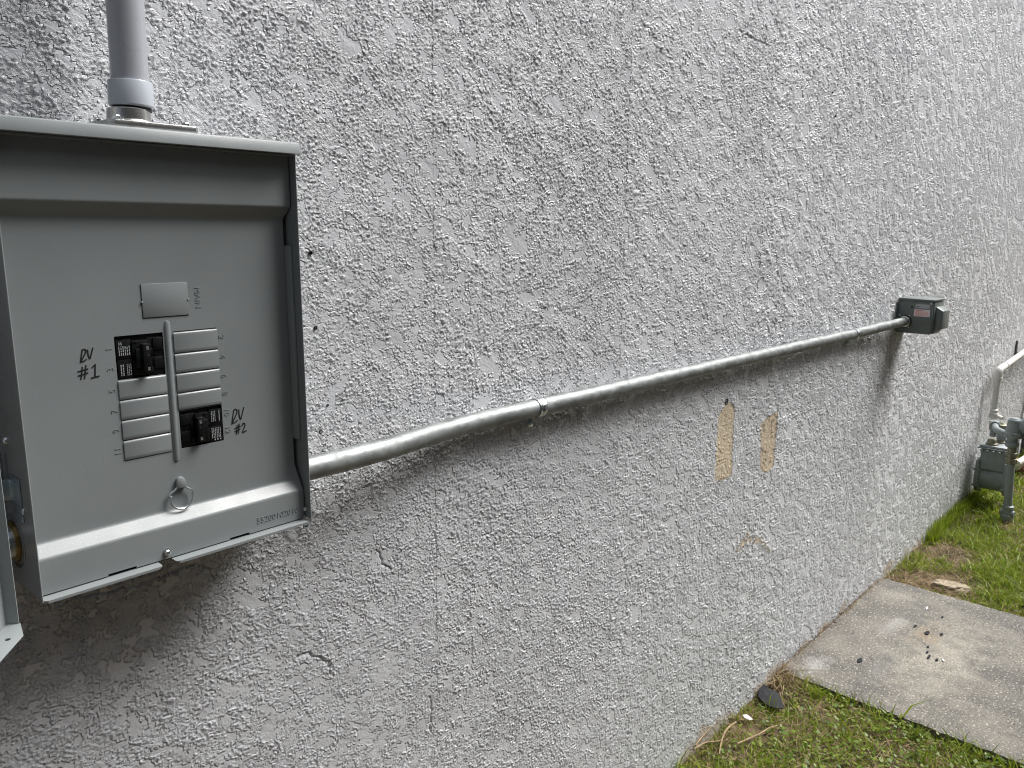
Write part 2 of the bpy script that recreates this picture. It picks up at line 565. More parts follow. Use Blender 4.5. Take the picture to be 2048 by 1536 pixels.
M['tan_marked'] = stucco_mat('marked_tan_stucco', (.60, .48, .33), True, (.57, .64))
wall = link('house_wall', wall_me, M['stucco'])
tag(wall, 'light grey painted rough stucco wall of the house', 'wall')
patch_labels = ['tall bare tan strip where grey paint peeled off', 'shorter bare tan strip with dark marks', 'thin arched tan scrape low on the wall']
for k in range(3):
    pv, pq = patch_V[k]
    pm = grid_mesh('bare_patch', pv, pq)
    set_smooth(pm)
    link('bare_patch', pm, M['tan_marked' if k == 1 else 'tan_stucco'], wall, label=patch_labels[k])
# little holes and a dark plug in the wall
for x, z, r in [(0.72, 1.547, .0032), (0.724, 1.429, .0032), (0.727, 1.258, .0034), (0.742, 1.30, .002), (2.14, 1.099, .0085), (2.79, 1.98, .0035), (2.75, 2.05, .003)]:
    b = MB()
    b.lathe([(0, r), (.0030, r), (.0032, r * .8), (.001, r * .6)], (x, -.0005, z), (0, -1, 0), 12)
    b.build('anchor_hole', M['dark'], wall)

# ------------------------------------------------------------------ ground
def gz(x, y):
    """height of the soil"""
    x = np.asarray(x, dtype=np.float32)
    y = np.asarray(y, dtype=np.float32)
    z = -.030 - .012 * sstep(4.0, 5.6, x) - .012 * sstep(-.2, -1.2, y)
    return z + .007 * gn(x / .16, y / .16, 80) + .004 * gn(x / .05, y / .05, 81)

def geom_lines(a, b, step, lo, hi, grow=1.35):
    c = list(np.arange(a, b + step / 2, step))
    s = step
    while c[0] > lo:
        s *= grow
        c.insert(0, max(c[0] - s, lo))
    s = step
    while c[-1] < hi:
        s *= grow
        c.append(min(c[-1] + s, hi))
    return np.array(c, dtype=np.float32)
gxs = geom_lines(1.6, 6.8, .02, -60, 90)
gys = geom_lines(-1.5, .02, .02, -80, .1)
GXX, GYY = np.meshgrid(gxs, gys)
GZZ = gz(GXX, GYY)
idx = np.arange(GXX.size).reshape(GXX.shape)
gq = np.stack([idx[:-1, :-1], idx[:-1, 1:], idx[1:, 1:], idx[1:, :-1]], -1).reshape(-1, 4)
gme = grid_mesh('ground', np.stack([GXX, GYY, GZZ], -1).reshape(-1, 3), gq)
set_smooth(gme)

def soil_mat():
    m = mat('soil', (.085, .062, .040), .95, 0, .15, bump=(120, .006, 6))
    nt = m.node_tree
    b = nt.nodes['Principled BSDF']
    tc = nt.nodes.new('ShaderNodeTexCoord')
    n = nt.nodes.new('ShaderNodeTexNoise')
    n.inputs['Scale'].default_value = 9
    n.inputs['Detail'].default_value = 8
    nt.links.new(tc.outputs['Object'], n.inputs['Vector'])
    cr_ = nt.nodes.new('ShaderNodeValToRGB')
    e = cr_.color_ramp.elements
    e[0].position, e[0].color = .35, (.045, .040, .022, 1)
    e[1].position, e[1].color = .68, (.16, .115, .072, 1)
    nt.links.new(n.outputs['Fac'], cr_.inputs[0])
    nt.links.new(cr_.outputs[0], b.inputs['Base Color'])
    return m
M['soil'] = soil_mat()
link('ground', gme, M['soil'], kind='structure')

# unseen house added behind the camera, across the side yard, to block low sky
b = MB()
b.box(-7, 10, -7.0, -2.8, -.2, 3.2, .02, 1)
nb_ = thing('sky_blocker_house', 'plain grey rendered house added out of view to block the low sky', 'house')
b.build('wall', mat('grey_render', (.15, .155, .16), .9, 0, .2, var=(3, .15, 5), bump=(90, .003, 4)), nb_)
b = MB()
b.prism([(-7.3, 3.201), (-2.55, 3.201), (-2.55, 3.32), (-5.0, 4.3), (-7.3, 3.32)], 'x', -7.3, 10.3)
b.build('roof', mat('dark_shingles', (.06, .055, .05), .9, 0, .2, bump=(30, .01, 3)), nb_)

# ------------------------------------------------------------------ concrete slab
SX0, SX1 = 2.686, 3.812
def slab_mesh():
    xs = np.linspace(SX0, SX1, 150, dtype=np.float32)
    ys = np.linspace(-2.2, -.012, 300, dtype=np.float32)
    X, Y = np.meshgrid(xs, ys)
    Z = .0012 * fbm(X / .25, Y / .25, 3, 90) + .0005 * gn(X / .02, Y / .02, 91)
    ex = np.minimum(X - SX0, SX1 - X)
    Z = Z - .004 * np.exp(-ex / .006) * (1 + .8 * gn(X / .05, Y / .03, 92))
    Xw = X + np.where(ex < .001, .003 * gn(Y / .06, Y * 0 + 1.3, 93), 0)
    V = np.stack([Xw, Y, Z], -1).reshape(-1, 3)
    ny, nx = X.shape
    idx = np.arange(nx * ny).reshape(ny, nx)
    q = [np.stack([idx[:-1, :-1], idx[:-1, 1:], idx[1:, 1:], idx[1:, :-1]], -1).reshape(-1, 4)]
    V2 = V.copy()
    V2[:, 2] = -.11
    off = len(V)
    for line in (idx[0, :], idx[-1, ::-1], idx[::-1, 0], idx[:, -1]):
        a, c = line[:-1], line[1:]
        q.append(np.stack([c, a, a + off, c + off], -1))
    return grid_mesh('concrete_slab', np.concatenate([V, V2]), np.concatenate(q))
sme = slab_mesh()
set_smooth(sme)
sme.set_sharp_from_angle(angle=math.radians(40))
def concrete_mat():
    m = bpy.data.materials.new('damp_concrete')
    m.use_nodes = True
    nt = m.node_tree
    b = nt.nodes['Principled BSDF']
    tc = nt.nodes.new('ShaderNodeTexCoord')
    def noise(scale, detail=4, stretch=None, rough=.55):
        n = nt.nodes.new('ShaderNodeTexNoise')
        n.inputs['Scale'].default_value = scale
        n.inputs['Detail'].default_value = detail
        n.inputs['Roughness'].default_value = rough
        if stretch:
            mp = nt.nodes.new('ShaderNodeMapping')
            mp.inputs['Scale'].default_value = stretch[:3]
            if len(stretch) > 3:
                mp.inputs['Rotation'].default_value[2] = stretch[3]
            nt.links.new(tc.outputs['Object'], mp.inputs['Vector'])
            nt.links.new(mp.outputs[0], n.inputs['Vector'])
        else:
            nt.links.new(tc.outputs['Object'], n.inputs['Vector'])
        return n.outputs['Fac']
    def rr(s, a, bb, c, d):
        r = nt.nodes.new('ShaderNodeMapRange')
        for i, v in enumerate((a, bb, c, d)):
            r.inputs[i + 1].default_value = v
        nt.links.new(s, r.inputs[0])
        return r.outputs[0]
    def mix(f, a, bcol):
        x = nt.nodes.new('ShaderNodeMix')
        x.data_type = 'RGBA'
        for k, v in ((6, a), (7, bcol)):
            if isinstance(v, tuple):
                x.inputs[k].default_value = (*v, 1)
            else:
                nt.links.new(v, x.inputs[k])
        if isinstance(f, float):
            x.inputs[0].default_value = f
        else:
            nt.links.new(f, x.inputs[0])
        return x.outputs[2]
    def spot(cx, cy, sx, sy):
        """soft irregular patch, for stains and a painted gleam"""
        mp = nt.nodes.new('ShaderNodeMapping')
        mp.vector_type = 'POINT'
        mp.inputs['Location'].default_value = (-cx / sx, -cy / sy, 0)
        mp.inputs['Scale'].default_value = (1 / sx, 1 / sy, 0)
        nt.links.new(tc.outputs['Object'], mp.inputs['Vector'])
        ln = nt.nodes.new('ShaderNodeVectorMath')
        ln.operation = 'LENGTH'
        nt.links.new(mp.outputs[0], ln.inputs[0])
        ad = nt.nodes.new('ShaderNodeMath')
        ad.operation = 'MULTIPLY_ADD'
        nt.links.new(noise(14, 6), ad.inputs[0])
        ad.inputs[1].default_value = 2.6
        nt.links.new(ln.outputs['Value'], ad.inputs[2])
        return rr(ad.outputs[0], 1.45, 2.35, .9, 0)
    c = mix(rr(noise(5, 8), .35, .65, 0, 1), (.072, .066, .055), (.20, .182, .148))
    c = mix(rr(noise(6, 10, (1, .45, 1, .5), .65), .46, .62, 0, .9), c, (.048, .044, .037))
    c = mix(spot(3.18, -.42, .40, .17), c, (.27, .25, .20))  # warm sunlit gleam painted into the slab colour
    c = mix(spot(2.80, -.09, .10, .05), c, (.28, .27, .26))
    c = mix(spot(3.35, -.20, .13, .04), c, (.26, .25, .235))
    c = mix(spot(3.35, -.33, .13, .06), c, (.20, .15, .09))
    c = mix(spot(2.95, -.27, .14, .05), c, (.14, .13, .12))
    c = mix(rr(noise(150, 4, None, .7), .54, .68, 0, .60), c, (.36, .335, .28))
    c = mix(rr(noise(100, 3, None, .6), .58, .65, 0, .9), c, (.44, .405, .33))  # sparkles of the wet slab, painted as bright grains
    c = mix(rr(noise(110, 4, None, .7), .34, .46, .75, 0), c, (.055, .05, .043))
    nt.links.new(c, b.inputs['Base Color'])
    nt.links.new(rr(noise(6, 6), .35, .62, .22, .55), b.inputs['Roughness'])
    b.inputs['Specular IOR Level'].default_value = .6
    bp = nt.nodes.new('ShaderNodeBump')
    bp.inputs['Distance'].default_value = .0075
    nt.links.new(noise(130, 5, None, .6), bp.inputs['Height'])
    nt.links.new(bp.outputs[0], b.inputs['Normal'])
    return m
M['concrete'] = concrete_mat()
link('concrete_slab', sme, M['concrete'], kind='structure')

# ------------------------------------------------------------------ electrical panel
panel = thing('electrical_panel', 'large grey outdoor breaker panel with open cover, handwritten RV #1 and RV #2', 'breaker panel',
              (0.2676, -0.12, 1.1594), (0, -0.0081525, 0))
PW, PH, PD = .360, .519, .120      # local: x right, y 0 = front edge .. .12 = wall, z up
YM, YU = .027, .013                # depth of main face and of the proud bands

b = MB()
b.box(.0018, .3582, .117, .1195, .0018, .517)                 # back
b.box(0, .0016, 0, .1195, -.0012, .5185, .0005, 1)            # left side
b.box(.3584, .360, 0, .1195, .002, .5185, .0005, 1)           # right side
b.box(.0018, .3582, .0165, .1168, -.0008, .0008)              # bottom
b.box(.0018, .3582, .0, .1168, .5165, .5182)                  # top
enclosure = b.build('enclosure', M['panel'], panel)
for x0, x1 in ((.0018, .139), (.1567, .3525)):
    b = MB()
    r = .004
    def arc(cx, cy, a0, a1):
        return [(cx + r * math.cos(math.radians(a0 + (a1 - a0) * k / 4)), cy + r * math.sin(math.radians(a0 + (a1 - a0) * k / 4))) for k in range(5)]
    poly = arc(x1 - r, -.0015 + r, -90, 0) + [(x1, .0163), (x0, .0163)] + arc(x0 + r, -.0015 + r, 180, 270)
    b.prism(poly, 'z', -.0012, .0006)
    b.box(x0 + .004, x1 - .004, -.0022, -.0012, -.0028, .0004)
    b.build('bottom_lip', M['panel'], enclosure)
# padlock eyelet below the right corner
b = MB()
b.lathe([(0, .0052), (.0014, .0052), (.0015, .0030), (0, .0030)], (.3505, .001, -.0055), (0, -1, 0), 20)
b.box(.3460, .3550, -.0002, .0010, -.0055, -.0012)
b.build('padlock_eye', M['panel'], enclosure)
b = MB()
b.lathe([(0, .0016), (.006, .0016), (.0062, .0026), (.008, .0024), (.0088, .001)], (.3555, .012, .018), (-.4, -1, 0), 12)
b.build('screw', M['zinc'], enclosure)

# rain hood
b = MB()
b.prism([(-.0108, .5188), (-.0066, .5332), (-.004, .5346), (.1198, .5360), (.1198, .5192)], 'x', -.005, .3628, .0012)
b.build('rain_hood', M['panel'], panel)

# dead front: bent sheet with real cut-outs for the breakers
def fillet_profile():
    pts = [(.5175, YU), (.4505, YU), (.4345, YM), (.0605, YM), (.0450, YU), (.0022, YU)]
    out = [pts[0]]
    for i in range(1, len(pts) - 1):
        p, c, n = Vector(pts[i - 1]), Vector(pts[i]), Vector(pts[i + 1])
        R = min(.0026, (p - c).length * .45, (n - c).length * .45)
        a, d = c + (p - c).normalized() * R, c + (n - c).normalized() * R
        for k in range(6):
            t = k / 5
            out.append(tuple((1 - t) ** 2 * a + 2 * t * (1 - t) * c + t * t * d))
    out.append(pts[-1])
    return out
prof = fillet_profile()
CUT = [(.1148, .1738, .2395, .2928), (.1868, .2456, .1388, .1888)]
zs = sorted(set([round(z, 5) for z, _ in prof] + [c for q in CUT for c in q[2:]] + [.0044, .083, .072]))
pz = np.array([z for z, _ in prof][::-1])
py = np.array([y for _, y in prof][::-1])
xs = sorted(set([.0019, .05, .075, .115, .2345, .27, .30, .325, .333, .338, .342, .346, .349, .3515] + [c for q in CUT for c in q[:2]] + [.078, .112, .238, .267]))
bm = bmesh.new()
gridv = {}
for j, z in enumerate(zs):
    y0 = float(np.interp(z, pz, py))
    for i, x in enumerate(xs):
        y, xx = y0, x
        t = max(0, min(1, (x - .325) / .0265))
        if z < .083:                                   # gathered corner at the lower right
            want = np.interp(z, [.040, .046, .060, .083], [.013, .0145, .0195, .027])
            y = y0 + (min(want, y0) - y0) * t * t if z > .046 else y0
        if i == len(xs) - 1:
            xx = .3522 + (YM - y) / .014 * .0042
        gridv[i, j] = bm.verts.new((xx, y, z))
def cut(x, z):
    return any(q[0] < x < q[1] and q[2] < z < q[3] for q in CUT) or (z < .0044 and (.078 < x < .112 or .238 < x < .267))
for j in range(len(zs) - 1):
    for i in range(len(xs) - 1):
        if not cut((xs[i] + xs[i + 1]) / 2, (zs[j] + zs[j + 1]) / 2):
            bm.faces.new((gridv[i, j], gridv[i + 1, j], gridv[i + 1, j + 1], gridv[i, j + 1]))
# return flange along the right edge and the sheet's own thickness
ret = [bm.verts.new((gridv[len(xs) - 1, j].co.x - .0004, gridv[len(xs) - 1, j].co.y + .004, z)) for j, z in enumerate(zs)]
for j in range(len(zs) - 1):
    if zs[j] > .02:
        bm.faces.new((gridv[len(xs) - 1, j], ret[j], ret[j + 1], gridv[len(xs) - 1, j + 1]))
for q in CUT:                                          # folded edges of the cut-outs
    x0, x1, z0, z1 = q
    loop = [(x0, z0), (x1, z0), (x1, z1), (x0, z1)]
    for (a, c), (d, e) in zip(loop, loop[1:] + loop[:1]):
        bm.faces.new([bm.verts.new(v) for v in ((a, YM, c), (d, YM, e), (d, YM + .0012, e), (a, YM + .0012, c))])
for f in bm.faces:
    f.smooth = True
me = bpy.data.meshes.new('dead_front')
bm.to_mesh(me)
bm.free()
me.set_sharp_from_angle(angle=math.radians(40))
dead = link('dead_front', me, M['panel'], panel)
b = MB()
b.box(.003, .357, .060, .063, .002, .5155)
b.build('backing_plate', M['dark'], panel)
# side flange slot strip on the right
b = MB()
b.prism([(.3527, YM - .0005), (.3555, YM - .011), (.3580, YM - .0115), (.3581, YM + .004), (.3530, YM + .004)], 'z', .121, .398, .0004)
b.build('side_flange', M['panel'], dead)

# cover plates (knock-outs) in two columns
def plate(x0, x1, z0, z1):
    b = MB()
    y = YM
    d = .0016
    poly = [(y + .0002, z0), (y - .0009, z0 + .0004), (y - .0014, z0 + .004), (y - d, z1 - .0035), (y - d * .9, z1 - .0016), (y - .0003, z1 - .0002), (y + .0002, z1)]
    b.prism([(p, q) for p, q in poly], 'x', x0, x1, .00025)
    b.build('filler_plate', M['panel'], dead)
    g = MB()
    g.box(x0 - .0003, x1 + .0003, y - .0002, y + .0002, z0 - .0007, z0 - .00005)
    g.build('slot', M['dark'], dead)
for z0, z1 in ((.2145, .2388), (.1893, .2135), (.1640, .1883), (.1383, .1628)):
    plate(.1150, .1736, z0, z1)
for z0, z1 in ((.2646, .2912), (.2388, .2634), (.2130, .2376), (.1900, .2118)):
    plate(.1869, .2454, z0, z1)
b = MB()
b.box(.1869, .2454, YM - .0002, YM + .0002, .2914, .2926)
b.build('slot', M['dark'], dead)
b = MB()
b.box(.1513, .2096, YM - .0012, YM + .001, .3125, .3540, .0006, 2)
b.build('main_cover_plate', M['panel'], dead)
for (x0, x1, z0, z1) in ((.1507, .1514, .312, .3535), (.1512, .2096, .3115, .3123)):
    b = MB()
    b.box(x0, x1, YM - .0002, YM + .0002, z0, z1)
    b.build('slot', M['dark'], dead)
for x in (.1513, .2096):
    b = MB()
    b.box(x - .0012, x + .0012, YM - .0020, YM - .0002, .3305, .3328, .0004, 1)
    b.build('tie_nib', M['panel'], dead)
b = MB()
b.tube([(.1802, YM + .0032, .3075), (.1802, YM + .0022, .3055), (.1801, YM + .0018, .300), (.1795, YM + .0018, .130), (.1794, YM + .0022, .1255), (.1794, YM + .0032, .1235)],
       [.001, .0040, .0046, .0046, .0040, .001], 20)
b.build('rib', M['panel'], dead)

# embossed figures
for s, x, z in (('1', .1085, .2785), ('3', .1082, .254), ('5', .1082, .2276), ('7', .1085, .202), ('9', .1083, .1778), ('11', .1083, .152)):
    put_text(s, .0112, M['panel'], dead, x, YM - .0002, z, -90, .0003)
for s, x, z in (('2', .2508, .2795), ('4', .2509, .2533), ('6', .2508, .2272), ('8', .2512, .203), ('10', .2517, .1772), ('12', .2516, .1528)):
    put_text(s, .0112, M['panel'], dead, x, YM - .0002, z, 90, .0003)
put_text('MAIN', .0112, M['panel'], dead, .2222, YM - .0002, .3335, 90, .0003, 'embossed_word')
put_text('55200102010', .0122, M['panel'], dead, .3125, YU - .0002, .0172, 0, .0004, 'embossed_number', 1.0)

# marker writing
def stroke_set(origin, sx, sz, strokes, w=.0014):
    b = MB()
    for s in strokes:
        pts = [(origin[0] + x * sx, origin[1] + z * sz) for x, z in s]
        b.ribbon(pts, w, YM - .0001)
    b.build('handwriting', M['ink'], dead)
R_ = [[(.24, .96), (.14, .5), (.04, .02)], [(.24, .96), (.38, 1.0), (.48, .92), (.46, .72), (.30, .45), (.06, .05)], [(.06, .05), (.28, .08), (.46, .20)]]
V_ = [[(.62, .92), (.62, .55), (.70, .24), (.74, .24), (.86, .60), (1.0, 1.02)]]
H_ = [[(.22, .90), (.10, .05)], [(.40, 1.0), (.28, .08)], [(.0, .62), (.48, .74)], [(.0, .32), (.46, .46)]]
ONE = [[(.70, .80), (.86, 1.0), (.80, .10)], [(.62, .06), (1.0, .12)]]
TWO = [[(.64, .74), (.74, .98), (.90, .96), (.92, .76), (.72, .30), (.66, .10), (.78, .10), (1.0, .20)]]
stroke_set((.0745, .2660), .0155, .0155, R_ + V_)
stroke_set((.0715, .2455), .0225, .0165, H_ + ONE)
stroke_set((.2578, .1590), .0195, .0200, R_ + V_)
stroke_set((.2625, .1435), .0165, .0140, H_ + TWO)

# breakers
def breaker(x0, x1, z0, z1, mirror, label):
    br = link('circuit_breaker', None, None, panel)
    br['label'] = label
    W = x1 - x0
    def X(t):
        return x0 + W * ((1 - t) if mirror else t)
    def bx(b, t0, t1, ya, yb, za, zb, bev=.0005):
        a, c = sorted((X(t0), X(t1)))
        b.box(a, c, ya, yb, za, zb, bev, 2)
    zt = z1 - .0045
    zm = (z0 + zt) / 2
    b = MB()
    yf = YM - .0012
    bx(b, .0, 1.0, YM + .004, .0595, z0 + .0004, z1 - .0004, .0003)
    for za, zb in ((zm + .0003, zt), (z0 + .0006, zm - .0003)):
        bx(b, .015, .32, yf + .0008, YM + .0045, za, zb)              # label shelf
        bx(b, .33, .66, yf - .0005, YM + .0045, za + .002, zb - .002)
        bx(b, .66, .985, yf + .0022, YM + .0045, za, zb)
        bx(b, .78, .985, yf + .0006, yf + .003, za + .0075, zb - .0010)
        bx(b, .68, .76, yf + .0004, yf + .003, za + .004, za + .010)
        bx(b, .36, .46, yf - .0012, yf + .001, zb - .0050, zb - .0025)
    b.build('body', M['black'], br)
    b = MB()
    bx(b, .50, .665, yf - .0080, yf + .002, z0 + .006, zt - .006, .0015)
    bx(b, .38, .52, yf - .004, yf + .002, zm - .012, zm + .012, .001)
    h = b.build('toggle', M['black'], br)
    tx = X(.60)
    for z, s in ((zt - .0115, '50'), (zm + .0035, '-'), (z0 + .0105, '50')):
        put_text(s, .0046, M['print'], h, tx, yf - .0081, z, 90 if mirror else -90, .00012, 'rating_mark')
    # printed blocks: rows of fine unreadable print
    def rows(t0, t1, za, zb, n):
        b = MB()
        for k in range(n):
            t = t0 + (t1 - t0) * (k + .5) / n
            wdt = (t1 - t0) / n * .40
            z = za
            while z < zb:
                ln = random.uniform(.0012, .0042)
                e = min(z + ln, zb)
                bx(b, t - wdt / 2, t + wdt / 2, yf + .00055, yf + .00085, z, e, 0)
                z = e + .0009
        b.build('print_block', M['print'], br)
    if not mirror:
        rows(.06, .14, zt - .006, zt - .002, 2)
        rows(.05, .30, zm + .005, zt - .0075, 6)
        rows(.06, .15, z0 + .004, zm - .006, 2)
        rows(.19, .30, z0 + .004, zm - .006, 3)
    else:
        rows(.05, .29, z0 + .0055, zm - .003, 6)
        rows(.04, .24, z0 + .0022, z0 + .0042, 3)
        rows(.05, .10, zm + .006, zt - .002, 1)
        rows(.16, .28, zm + .006, zt - .002, 3)
    return br
breaker(.1152, .1734, .2400, .2922, False, 'upper left breaker beside the writing RV #1')
breaker(.1872, .2452, .1393, .1883, True, 'lower right breaker beside the writing RV #2')

# pull ring with its pressed tab
b = MB()
pts = [(.1745, .0895), (.1708, .0862), (.1655, .0838), (.1642, .0810), (.1663, .0790)]
cx, cz, R = .1795, .0753, .0148
for k in range(15):
    a = math.radians(168 + (372 - 168) * k / 14)
    pts.append((cx + R * math.cos(a), cz + R * math.sin(a)))
pts += [(.1942, .0812), (.1905, .0850), (.1872, .0868), (.1855, .0895)]
b.tube([(x, YM - .0055 + .0012 * (z - .075) / .015, z) for x, z in pts], .0014, 10)
ring = b.build('pull_ring', M['zinc'], dead)
b = MB()
outl = [(.1742, .0885), (.1880, .0868), (.1868, .0975), (.1845, .1020), (.1800, .1035), (.1765, .1022), (.1745, .0985)]
b.prism(outl, 'y', YM - .0062, YM + .0005, .0022)
b.build('ring_tab', M['panel'], dead)
# hex bolt at the bottom
def hex_bolt(name, origin, axis, r, parent, m):
    b = MB()
    b.lathe([(0, r * 1.5), (r * .25, r * 1.5), (r * .35, r * 1.2)], origin, axis, 24)
    b.lathe([(r * .3, r), (r * 1.0, r), (r * 1.2, r * .8)], origin, axis, 6)
    b.lathe([(r * 1.15, r * .62), (r * 1.24, r * .55)], origin, axis, 16)
    return b.build(name, m, parent, angle=25)
hex_bolt('hex_bolt', (.1510, YU - .0002, .0112), (0, -1, 0), .0034, dead, M['zinc'])

# left side: knock-out rings, connector, hinge
b = MB()
for r0, r1 in ((.0330, .0345), (.0265, .0280)):
    b.lathe([(0, r1), (.0006, r1), (.0008, r0), (0, r0)], (0.0, .075, .054), (-1, 0, 0), 36)
b.build('knockout_ring', M['panel'], enclosure)
b = MB()
b.lathe([(0, .0245), (.004, .0245), (.0048, .0225)], (-.0005, .075, .054), (-1, 0, 0), 12)
conn = b.build('side_connector', M['brass'], panel)
b = MB()
b.lathe([(.0045, .0195), (.010, .0195), (.011, .0215), (.026, .0215), (.028, .0195), (.034, .0190), (.036, .017)], (-.0005, .075, .054), (-1, 0, 0), 32)
b.build('collar', M['zinc'], conn)
b = MB()
b.prism([(-.024, .0775), (-.016, .0685), (.0, .0640), (.0, .0340), (-.0015, .0340), (-.003, .0620), (-.0165, .0665), (-.025, .0765)], 'z', .109, .134, .0004)
b.prism([(-.0014, .062), (-.0002, .062), (-.0002, .030), (-.0014, .030)], 'z', .088, .140, .0003)
hinge = b.build('hinge_bracket', M['bluezinc'], panel)
b = MB()
b.tube([(-.008, .074, .104), (-.008, .074, .164)], .0035, 14)
b.build('hinge_pin', M['zinc'], hinge)
b = MB()
b.lathe([(0, .005), (.001, .005), (.003, .0042), (.0042, .002)], (-.0002, .062, .180), (-1, 0, 0), 16)
b.build('screw', M['zinc'], enclosure)
b = MB()
b.lathe([(0, .0042), (.001, .004), (.0022, .002)], (-.0002, .030, .102), (-1, 0, 0), 16)
b.build('screw', M['zinc'], enclosure)

# swung-open cover (door) at the left: a shallow pan hanging on the hinge pin
door = link('door', None, None, panel)
door.location = (-.0405, -.009, -.0080)
ang = math.atan2(-.78, -.63)
door.rotation_euler = (0, 0.004, ang)          # local x runs away from the hinge, local -y... inner face
DL, DH, DR = .36, .535, .0140
b = MB()
b.box(0, DL, -.0006, .0006, 0, DH)                          # sheet
b.box(-.0006, .0006, .0006, DR, .0008, DH - .0008)          # hinge-side return
b.box(DL - .0012, DL, .0006, DR, .0008, DH - .0008)
dp = b.build('door_sheet', M['panel'], door)
b = MB()
b.prism([(0.0, .0008), (DL, .0008), (DL, .030), (.028, .030), (-.001, DR + .001)], 'z', -.0012, 0.0, .0003)
dl = b.build('door_lip', M['panel'], door)
b = MB()
b.lathe([(0, .0026), (.0002, .0026)], (.036, .018, .00005), (0, 0, 1), 14)
b.build('lip_hole', M['dark'], dl)

# hub on the roof of the panel
hub = link('conduit_hub', None, None, panel)
HX, HY = .425 - .2676 + .0045, .045
b = MB()
b.prism([(HX - .030, HY - .034), (HX + .066, HY - .034), (HX + .072, HY - .026), (HX + .072, HY + .030), (HX - .036, HY + .030), (HX - .036, HY - .026)], 'z', .5362, .5436, .0010)
b.build('hub_plate', M['cast'], hub)
b = MB()
b.lathe([(.5446, .0264), (.5466, .0248), (.5590, .0238), (.5600, .0228), (.5602, .020)], (HX, HY, 0), (0, 0, 1), 40)
b.build('hub_neck', M['cast'], hub)
for dx, dy in ((-.024, -.024), (.0600, -.020), (.060, .022), (-.028, .022)):
    hex_bolt('hex_bolt', (HX + dx, HY + dy, .5434), (0, 0, 1), .0046, hub, M['zinc'])

# ------------------------------------------------------------------ plastic conduit above the panel
PX, PY = .4290, -.075
riser = thing('plastic_conduit', 'vertical grey plastic pipe rising from the top of the breaker panel', 'pipe', (PX, PY, 1.719), (0, .0105, 0))
b = MB()
b.lathe([(.0, .0221), (.003, .0221), (.005, .0210)], (0, 0, 0), (0, 0, 1), 40)
b.build('gasket', M['dark'], riser)
b = MB()
b.lathe([(.004, .0228), (.0045, .0245), (.006, .0252), (.032, .0250), (.0335, .0243), (.0340, .0212)], (0, 0, 0), (0, 0, 1), 48)
b.build('coupling', M['pvc_cap'], riser)
b = MB()
b.lathe([(.030, .0208), (1.6, .0208)], (0, 0, 0), (0, 0, 1), 48)
b.build('pipe', M['pvc'], riser)

# ------------------------------------------------------------------ steel conduit along the wall
ER = .0188
b = MB()
def bend(path, r=.10, n=8):
    out = [Vector(path[0])]
    for i in range(1, len(path) - 1):
        p, c, q = Vector(path[i - 1]), Vector(path[i]), Vector(path[i + 1])
        R = min(r, (p - c).length * .48, (q - c).length * .48)
        a, d = c + (p - c).normalized() * R, c + (q - c).normalized() * R
        for k in range(n + 1):
            t = k / n
            out.append((1 - t) ** 2 * a + 2 * t * (1 - t) * c + t * t * d)
    out.append(Vector(path[-1]))
    return out
emt = thing('steel_conduit', 'long galvanised steel conduit running along the stucco wall between the two boxes', 'conduit', (0, 0, 0))
b.tube(bend([(.634, -.064, 1.2225), (.79, -.064, 1.2222), (1.01, -.0255, 1.2215), (2.0, -.0255, 1.2215), (3.14, -.0255, 1.2225), (3.42, -.038, 1.2285), (3.634, -.040, 1.2300)]), ER, 28)
b.build('tube', M['emt'], emt)
b = MB()
b.lathe([(0, .0250), (.004, .0250), (.006, .0235), (.010, .0235), (.011, .0195)], (.6285, -.064, 1.2225), (1, 0, 0), 32)
b.build('connector', M['zinc'], emt)
b = MB()
b.lathe([(0, .0265), (.0035, .0265), (.004, .023)], (3.6495, -.040, 1.2300), (-1, 0, 0), 32)
b.build('locknut', M['dark'], emt)
b = MB()
b.lathe([(.0035, .0225), (.007, .0235), (.008, .0215)], (3.6495, -.040, 1.2300), (-1, 0, 0), 32)
b.build('brass_ring', M['brass'], emt)
b = MB()
b.lathe([(.0075, .0225), (.014, .0230), (.016, .0200), (.022, .0195)], (3.6495, -.040, 1.2300), (-1, 0, 0), 32)
b.build('connector', M['zinc'], emt)

